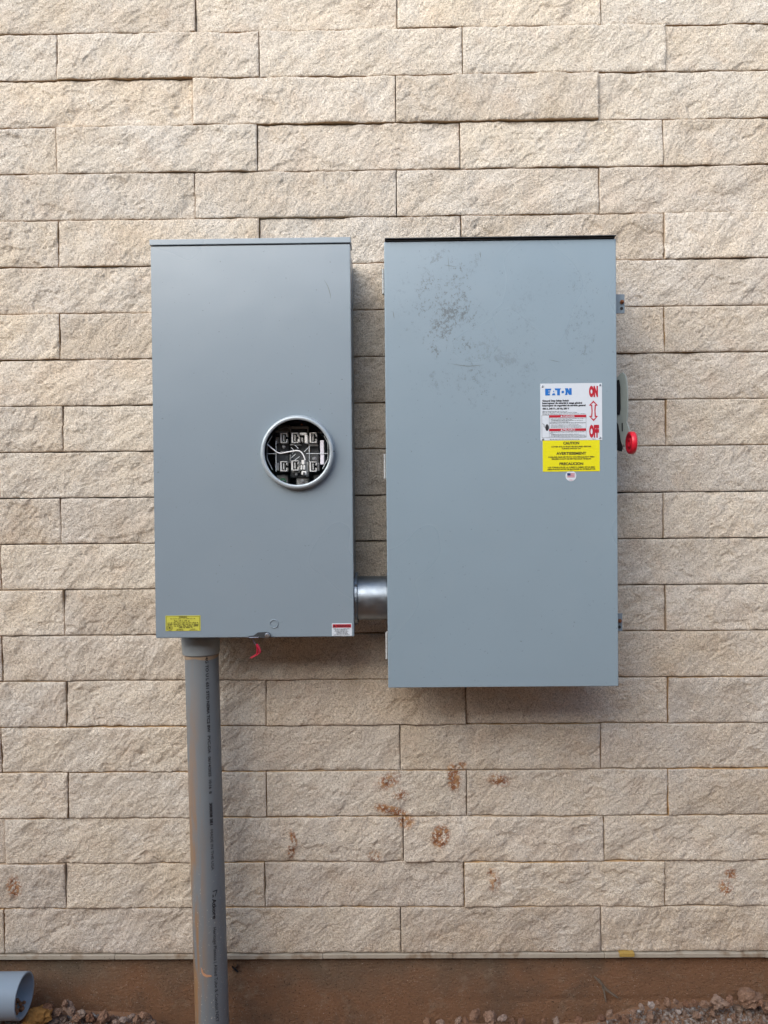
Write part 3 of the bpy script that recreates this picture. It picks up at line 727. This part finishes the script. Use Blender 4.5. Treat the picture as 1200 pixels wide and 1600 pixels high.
for y, x1 in ((497, 440), (515, 580), (535, 705)): word_bars(bm, rb, 70, x1, -y, 11, rnd)
for y, a, b in ((603, 190, 690), (620, 195, 520), (632, 195, 665), (650, 195, 470), (668, 180, 708), (695, 195, 610), (712, 195, 645), (730, 195, 668), (800, 190, 690), (816, 180, 240), (832, 195, 610), (848, 195, 700), (866, 190, 712), (908, 175, 610), (908, 805, 855)):
    word_bars(bm, rb, a, b, -y, 10 if y != 668 else 13, rnd)
for (xa, ya, xb, yb_) in ((60, 545, 63, 880), (60, 877, 712, 880), (709, 545, 712, 880), (168, 545, 171, 880), (60, 545, 170, 548), (171, 660, 709, 662)):
    add_flat(bm, [pxf(xa, ya), pxf(xb, ya), pxf(xb, yb_), pxf(xa, yb_)])
add_flat(bm, [pxf(138+26*math.cos(a*.35), 728+50*math.sin(a*.35)) for a in range(18)])
for p, q in zip([(72, 668), (100, 690), (88, 705), (112, 730)][:-1], [(72, 668), (100, 690), (88, 705), (112, 730)][1:]):
    add_flat(bm, [pxf(p[0], p[1]-4), pxf(q[0], q[1]-4), pxf(q[0], q[1]+4), pxf(p[0], p[1]+4)])
bm_obj('lettering', bm, M_INK, st)
bm = bmesh.new(); PF2 = lambda x, y: pxf(x, -y, .0008)
put_text(bm, 'DANGER', 36, PF2, 378, -577, 1, .6, 'LEFT', 165); put_text(bm, 'PELIGRO', 36, PF2, 378, -777, 1, .6, 'LEFT', 170)
for y in (577, 777): add_flat(bm, [PF2(335, -y), PF2(368, -y), PF2(351.5, -y+26)])
bm_obj('white_print', bm, M_WHITE, st)
for a, b in ((76, 122), (918, 110), (76, 902), (915, 888)):
    bm = bmesh.new(); add_disc(bm, pxf(a, b, 0), (0, -1, 0), .0026, .0018, 14, .0008); bm_obj('rivet', bm, M_STEEL, st)
# caution label
st, fn, w, h = sticker('caution_label', switch, RD, 847.8, 688.2, 937.2, 736.2, M_YELLOW, .0006)
pyf = lambda a, b, l=.0004: fn((a-75)/(913-75), (1375-b)/(1375-925), l)
PY = lambda x, y: pyf(x, -y)
bm = bmesh.new()
for tx, y, ww, sz, b in (('CAUTION', 985, 235, 52, 2.2), ('COVER BOLTS MUST BE SECURED BEFORE', 1027, 585, 27, 1.0), ("TURNING SWITCH 'ON'", 1055, 285, 27, 1.0), ('AVERTISSEMENT', 1133, 440, 52, 2.2),
                ("S'ASSURER QUE LES VIS DU COUVERCLE SONT BIEN", 1176, 675, 27, 1.0), ('SERREES AVANT DE METTRE SOUS TENSION', 1204, 580, 27, 1.0), ('PRECAUCION', 1282, 350, 52, 2.2),
                ('LOS TORNILLOS DE LA CUBIERTA DEBEN ESTAR BIEN', 1324, 690, 27, 1.0), ('ASEGURADOS ANTES DE ENCENDER EL INTERRUPTOR', 1352, 710, 27, 1.0)):
    put_text(bm, tx, sz, PY, 494, -y, 1, b, 'CENTER', ww)
bm_obj('lettering', bm, M_OLIVE, st)
# round flag sticker
c = at(892, 743.6, RD)
bm = bmesh.new(); add_disc(bm, Vector((c.x, -RD+.0003, c.z)), (0, -1, 0), .0133, .0009, 40); st = bm_obj('flag_sticker', bm, M_WHITE, switch)
F = lambda x, y, l=.0010: Vector((c.x+x*.0133, -RD-l, c.z+y*.0133))
bm = bmesh.new()
for k in range(5): add_flat(bm, [F(-.70 if k > 2 else -.05, .42-k*.17), F(.70, .42-k*.17), F(.70, .52-k*.17), F(-.70 if k > 2 else -.05, .52-k*.17)])
put_text(bm, 'U.S.A.', .30, F, 0, -.86, 1, .004, 'CENTER', .6)
bm_obj('flag_stripes', bm, M_PINK, st)
bm = bmesh.new(); add_flat(bm, [F(-.70, .06), F(-.07, .06), F(-.07, .52), F(-.70, .52)]); bm_obj('flag_canton', bm, plain('navy_ink', (.02, .03, .10), .5), st)

# ------------------------------------------------------------------ metal nipple between the boxes
nc = at(580, 934, .145); xa, xb = LX1-.006, RX0+.008
nip = empty('pipe_nipple', (xa, nc.y, nc.z), 'short shiny galvanised pipe stub joining the meter box to the safety switch', 'pipe')
bm = bmesh.new(); M = frame(Vector((xa, nc.y, nc.z)), (1, 0, 0)); add_lathe(bm, [(.0565, 0), (.0572, .012), (.0572, xb-xa-.012), (.0565, xb-xa)], M, 64); bm_obj('tube', bm, M_GALV, nip, smooth=True)
for x, d in ((LX1+.0005, 1), (RX0+.0052, -1)):
    bm = bmesh.new(); M = frame(Vector((x, nc.y, nc.z)), (d, 0, 0))
    prof = [(.0575, 0), (.067, 0), (.067, .006), (.065, .0075), (.0575, .0075)]
    add_lathe(bm, prof, M, 40, True)
    for k in range(10):
        a = 2*math.pi*k/10; add_box(bm, x+d*.001-.0005*(d < 0)*0, x+d*.0065, nc.y+.0655*math.cos(a)-.004, nc.y+.0655*math.cos(a)+.004, nc.z+.0655*math.sin(a)-.004, nc.z+.0655*math.sin(a)+.004, .001, 1) if d > 0 else add_box(bm, x-.0065, x-.001, nc.y+.0655*math.cos(a)-.004, nc.y+.0655*math.cos(a)+.004, nc.z+.0655*math.sin(a)-.004, nc.z+.0655*math.sin(a)+.004, .001, 1)
    bm_obj('locknut', bm, M_GALV, nip)

# ------------------------------------------------------------------ vertical conduit
CD = .112; CR = .0445
pt, pb = at(314.5, 1000, CD), at(332, 1612, CD); pt.y = pb.y = -CD
axis = (pb-pt).normalized(); pb2 = pb + axis*.25; Lc = (pb2-pt).length
con = empty('conduit', pb2, 'upright grey plastic conduit running from the meter box down into the soil', 'conduit')
bm = bmesh.new(); M = frame(pt, axis); add_lathe(bm, [(CR, .004), (CR, Lc)], M, 64)
for k in range(1): pass
pipe = bm_obj('pipe', bm, M_CONDUIT, con, smooth=True)
mid = (pt+pb)/2; pipe.data.transform(Matrix.Translation(-(mid-Vector(con.location)))); pipe.location = mid-Vector(con.location)
bm = bmesh.new(); ha = (at(312, 1018, CD)-at(312, 998, CD)).length
M = frame(pt+Vector((-.0015, 0, .003)), axis); add_lathe(bm, [(.036, -(LZ0-pt.z)+.001), (.0505, -(LZ0-pt.z)+.002), (.0508, .002), (.0488, ha+.001), (.0478, ha+.004), (CR-.001, ha+.0042)], M, 64); bm_obj('adapter', bm, M_ADAPT, con, smooth=True)
bm = bmesh.new(); M = frame(pt, axis)                # smear of cement under the adapter
rs = random.Random(5); n = 40; up, lo = [], []
for k in range(n):
    a = 2*math.pi*k/n; r = CR+.0009; d = ha+.004+.004+.005*abs(math.sin(a*1.7+.6))
    up.append(bm.verts.new(M @ Vector((r*math.cos(a), r*math.sin(a), ha+.003)))); lo.append(bm.verts.new(M @ Vector(((r-.0006)*math.cos(a), (r-.0006)*math.sin(a), d))))
for k in range(n): bm.faces.new((up[k], up[(k+1) % n], lo[(k+1) % n], lo[k]))
bm_obj('cement_bead', bm, plain('tan_cement', (.27, .20, .135), .8), con, smooth=True)
# print running down the pipe, wrapped on its surface
xax = Vector((0, -1, 0)); yax = Vector((1, 0, 0)); yax = (yax-axis*yax.dot(axis)).normalized()
def wrap(s, t):                                    # s along the pipe from the top, t across (towards +x)
    a = R(31)+t/CR; r = CR+.0007
    return pt+axis*s+xax*(r*math.cos(a))+yax*(r*math.sin(a))
def s_of(py): return (at(325, py, CD)-at(325, 1000, CD)).length
bm = bmesh.new()
for tx, p0, p1, sz, b in (('MG TO U L 651 STD', 1021, 1088, .0105, .0003), ('NEMA TC2 8W', 1090, 1138, .0105, .0003), ('PVC-DA', 1143, 1170, .0105, .0002), ('06/14/2025  10:16  B', 1175, 1232, .010, .0002),
                 ('300038 3E1', 1246, 1280, .010, .0005), ('MADE IN THE USA', 1287, 1349, .0100, .0), ('Atkore', 1393, 1424, .0145, .0004), ('Heritage Plastics | Allied Tube & Conduit NXT', 1437, 1582, .0125, .0)):
    s0, s1 = s_of(p0), s_of(p1)
    put_text(bm, tx, sz, lambda x, y: wrap(x, y-.004), s0, 0, 1, b, 'LEFT', s1-s0)
a0 = s_of(1381); tri_ = [(a0, -.002), (a0, .012), (a0+.017, .006)]
for p, q in (((0, -.003), (.002, .011)), ):
    pass
for (a, b, c, d) in (((0, -.003), (0, .011), (.0025, .0085), (.0025, -.001)), ((0, .011), (.018, .004), (.0135, .0035), (.0025, .0085)), ((.0095, -.003), (.018, -.003), (.016, 0), (.0095, -.0005))):
    add_flat(bm, [wrap(a0+u, v_) for u, v_ in (a, b, c, d)])
bm_obj('lettering', bm, M_INK, pipe if False else con)
bm = bmesh.new()                                    # torn flake of cement stuck on the pipe
def wr2(px, py):
    p = at(px, py, CD+CR*.9); return p
flk = [(314, 1496), (317, 1500), (318, 1504), (323, 1507), (330, 1508.5), (331, 1510.5), (324, 1511), (318, 1508.5), (315, 1504)]
def onpipe(px, py, lift=.0012):
    s = s_of(py); c = pt+axis*s; q = at(px, py, CD+CR*.9); dx = max(-.95, min(.95, (q-c).dot(yax)/CR)); a = math.asin(dx)
    return c+xax*((CR+lift)*math.cos(a))+yax*((CR+lift)*math.sin(a))
add_prism(bm, [onpipe(*p) for p in flk], (0, .0008, 0)); bm_obj('cement_flake', bm, plain('orange_tan_flake', (.42, .22, .12), .8), con)

# ------------------------------------------------------------------ loose pipe at lower left
dc = at(38.5, 1555.5, .10); DR = .0575
dp = empty('drain_pipe', (dc.x, dc.y, dc.z-DR), 'bluish grey plastic pipe with an open end lying on the soil by the footing', 'pipe')
bm = bmesh.new(); M = frame(dc, (-1, .0, -.012))
add_lathe(bm, [(DR-.0062, .9), (DR-.0062, .0008), (DR-.005, .0), (DR-.001, .0), (DR, .0012), (DR, .9)], M, 64); bm_obj('tube', bm, M_DRAIN, dp, smooth=False)
dp.children[0].data.polygons.foreach_set('use_smooth', [True]*len(dp.children[0].data.polygons))
bm = bmesh.new(); rs = np.random.RandomState(4)     # soil lying inside the mouth
for k in range(60):
    b = bmesh.new(); bmesh.ops.create_icosphere(b, subdivisions=1, radius=rs.uniform(.003, .009))
    for v in b.verts: v.co *= rs.uniform(.75, 1.2)
    ang = rs.uniform(-.75, .75); rr = (DR-.010)*rs.uniform(.55, 1)
    merge(bm, b, Matrix.Translation(dc+Vector((-rs.uniform(.004, .10), rr*math.sin(ang), -rr*math.cos(ang)))))
dirt = bm_obj('dirt_plug', bm, M_SOIL, dp); dirt['kind'] = 'stuff'

# ------------------------------------------------------------------ shim, clods, gravel
p, q = at(969, 1490.5, .012), at(992, 1496, .012)
bm = bmesh.new(); add_box(bm, p.x, q.x, -.010, .05, q.z, p.z, .0006, 1)
sh = bm_obj('wood_shim', bm, M_SHIM); tag(sh, 'small yellow shim wedged under the lowest stone course', 'shim')
def clod_mesh(seed, r, lump):
    b = bmesh.new(); bmesh.ops.create_icosphere(b, subdivisions=3, radius=1.0); rs = np.random.RandomState(seed)
    co = np.array([v.co for v in b.verts]); n = co.copy()
    s = np.ones(len(co))
    for k in range(16):                             # facets broken off by random planes
        d = rs.normal(size=3); d /= np.linalg.norm(d); lim = rs.uniform(.50, .88)
        pr = (co*s[:, None])@d; over = pr > lim; s[over] *= (lim/pr[over])**.9
    s *= 1+lump*(fbm(n[:, 0]*2.2+n[:, 2]*1.3+seed, n[:, 1]*2.2-n[:, 2]*1.7, seed, 4, .6))+.40*fbm(n[:, 0]*6+n[:, 2]*3.3, n[:, 1]*6-n[:, 2]*4.7+seed, seed+3, 3, .7)
    co = co*s[:, None]*np.array([1, rs.uniform(.75, 1), rs.uniform(.7, .95)])*r
    for v, c in zip(b.verts, co): v.co = c
    me = bpy.data.meshes.new('dirt_clod'); b.to_mesh(me); b.free(); return me
protos = [clod_mesh(k, 1.0, .35) for k in range(9)]
for me in protos: me.materials.append(M_CLOD)
def clod(px, py, rpx, d, label=None, mat=None, seed=None, group='loose clods and stones at the foot of the wall'):
    p = at(px, py-1.0, d); r = rpx*.0020
    me = protos[(seed if seed is not None else random.randrange(99)) % 9]
    if mat: me = me.copy(); me.materials.clear(); me.materials.append(mat)
    o = bpy.data.objects.new('dirt_clod', me); COL.objects.link(o)
    o.location = p; o.scale = (r*random.uniform(.95, 1.2), r, r*random.uniform(.9, 1.1)); o.rotation_euler = (random.uniform(-.5, .5), random.uniform(-.5, .5), random.uniform(0, 6))
    tag(o, label or 'small crumbly brown clod lying among others at the wall foot', 'clod', group); return o
clod(58, 1589, 21, .075, 'ochre brown lump beside the open end of the lying pipe', M_OCHRE, 1)
clod(110, 1577, 12, .05, 'pale angular lump behind the ochre lump near the pipe end', None, 2)
clod(162, 1589, 11, .05, 'grey rounded lump between the pale angular lump and the finger shaped cluster', None, 4)
clod(226, 1587, 8, .05, 'round grey knob at the end of the small cluster left of the conduit', None, 0)
clod(742, 1587, 11, .05, 'pointed pale lump standing highest in the middle of the wall foot', None, 3)
clod(765, 1592, 11, .055, 'grey lump just beside the pointed pale lump', None, 5)
clod(1121, 1568, 12, .05, 'round brown clod resting against the footing among pale gravel', None, 6)
clod(1171, 1562, 19, .05, 'largest reddish grey boulder leaning on the footing near the picture edge', None, 7)
clod(1197, 1577, 10, .06, 'pale stone tucked in front of the largest reddish boulder', None, 8)
rr = random.Random(21)
spots = [(76, 1574, 8), (90, 1582, 9), (128, 1585, 8), (140, 1592, 9), (121, 1592, 8), (98, 1594, 9), (84, 1597, 8), (150, 1597, 8), (176, 1594, 8), (183, 1598, 7), (193, 1594, 7), (206, 1590, 7), (214, 1597, 8), (232, 1595, 8), (240, 1599, 6),
         (66, 1577, 6), (102, 1570, 6), (668, 1598, 7), (688, 1599, 6), (716, 1596, 7), (728, 1598, 7), (785, 1592, 8), (800, 1597, 6), (815, 1599, 7), (850, 1598, 5), (870, 1597, 6), (905, 1596, 6), (940, 1592, 8), (952, 1584, 6), (966, 1590, 7), (978, 1596, 10), (990, 1583, 7),
         (1003, 1576, 6), (1018, 1572, 6), (1027, 1570, 5), (1043, 1568, 7), (1056, 1566, 6), (1072, 1569, 6), (1085, 1568, 5), (1101, 1571, 7), (1135, 1570, 6), (1141, 1564, 7), (1154, 1577, 6), (1113, 1584, 6), (1090, 1588, 7), (1060, 1582, 6), (1016, 1590, 8), (1040, 1594, 8), (1146, 1590, 7), (1175, 1592, 8), (1188, 1568, 7), (1192, 1590, 6)]
ORD = 'first second third fourth fifth sixth seventh eighth ninth tenth eleventh twelfth thirteenth fourteenth fifteenth sixteenth seventeenth eighteenth nineteenth twentieth'.split()
zones = [(0, 250, 'small crumbly clod counted away from the lying pipe in the heap beside it'),
         (250, 830, 'small stone from the conduit side in the sparse row under the safety switch'),
         (830, 1000, 'small stone counted rightwards where the footing meets the start of the gravel bank'),
         (1000, 1300, 'small clod counted rightwards along the pale gravel bank against the footing')]
k = 0
for lo_, hi_, txt in zones:
    for j, (a, b, r_) in enumerate(sorted(q for q in spots if lo_ <= q[0] < hi_)):
        clod(a, b, r_, rr.uniform(.03, .07), ORD[j]+' '+txt, None, k); k += 1
# gravel: too small to count
rs = np.random.RandomState(8); V, F_ = [], []
b = bmesh.new(); bmesh.ops.create_icosphere(b, subdivisions=1, radius=1); base = np.array([v.co for v in b.verts]); bf = np.array([[v.index for v in f.verts] for f in b.faces]); b.free()
N = 12000; px = rs.uniform(-1.15, 1.15, N); py = -np.abs(rs.normal(0, .12, N)); pz = ground_z(px, py); pr = rs.gamma(2.2, .0011, N)+.0012
keep = rs.rand(N) < np.where(px > .30, 1, np.where(px < -.45, .95, .45))
for k in np.nonzero(keep)[0]:
    vv = base*(pr[k]*rs.uniform(.65, 1.2, (len(base), 1)))*rs.uniform(.7, 1.2, 3) + (px[k], py[k]-.004, pz[k]+pr[k]*.3)
    F_.append(bf+len(V)*len(base)); V.append(vv)
me = bpy.data.meshes.new('gravel'); me.from_pydata(np.concatenate(V).tolist(), [], np.concatenate(F_).tolist())
def gravel_material():
    t = NT('gravel'); v = t.pos('World')
    c = t.ramp(t.noise(v, 70, 2, .6), [(.30, (.09, .05, .035)), (.47, (.17, .115, .085)), (.6, (.225, .195, .175)), (.75, (.36, .34, .33))])
    return t.set(c, .95, 0, None, .15)
gv = link('gravel', me, gravel_material()); tag(gv, 'loose pale gravel and crumbs of soil strewn along the wall foot', kind='stuff')

# scrape of pale mortar and a dark hair crack on the footing
def smear(name, pts, wd, mat, lab):
    bm = bmesh.new(); sp = spline([at(a, b, -.010) for a, b in pts], 6); up, lo = [], []
    for i, p in enumerate(sp):
        d = (sp[min(i+1, len(sp)-1)]-sp[max(i-1, 0)]).normalized(); n = Vector((-d.z, 0, d.x)); w = wd*(.35+.65*math.sin(math.pi*min(1, (i+.6)/len(sp))))*random.uniform(.7, 1.2)
        up.append(p+n*w); lo.append(p-n*w)
    add_prism(bm, up+lo[::-1], (0, .006, 0)); o = bm_obj(name, bm, mat, foot); o['label'] = lab
M_SMEAR = plain('pale_scrape', (.145, .112, .083), .9, 0, .2, .35, 150)
smear('mortar_scrape', [(929, 1527), (938, 1535), (948, 1547), (966, 1560)], .0035, M_SMEAR, 'pale diagonal scrape of mortar')
smear('mortar_scrape', [(941, 1538), (944, 1550), (947, 1566)], .0028, M_SMEAR, 'pale upright scrape of mortar')
smear('crack', [(362, 1511), (366, 1515), (372, 1520)], .0010, M_BLACK, 'short dark crack by the conduit')
smear('crack', [(371, 1508), (368, 1513), (363, 1518)], .0008, M_BLACK, 'short dark crack by the conduit')

for o in bpy.data.objects:
    if o.name.split('.')[0] in ('lettering', 'red_print', 'white_print', 'shield_edge'): o['kind'] = 'stuff'

M_SCR = plain('scratched_paint', (.13, .15, .15), .6)
def scratch(parent, d, pts, w, n=5):
    bm = bmesh.new(); sp = spline([at(a, b, d+.0004) for a, b in pts], n); up, lo = [], []
    for i, p in enumerate(sp):
        t = (sp[min(i+1, len(sp)-1)]-sp[max(i-1, 0)]).normalized(); nn = Vector((-t.z, 0, t.x))*w*max(.15, math.sin(math.pi*i/(len(sp)-1)))
        up.append(p+nn); lo.append(p-nn)
    for i in range(len(sp)-1): add_flat(bm, [lo[i], lo[i+1], up[i+1], up[i]])
    bm_obj('scratch', bm, M_SCR, parent)
scratch(meter, LD, [(506, 437), (512, 447), (516, 460), (516.5, 467)], .0008)
scratch(switch, RD, [(750, 393), (751, 403)], .0008); scratch(switch, RD, [(614, 486), (616, 498)], .0008); scratch(switch, RD, [(694, 414), (714, 417)], .0006)
scratch(switch, RD, [(704, 568), (730, 572), (756, 570)], .0007); scratch(switch, RD, [(858, 562), (876, 566)], .0006); scratch(switch, RD, [(700, 400), (702, 424)], .0005)
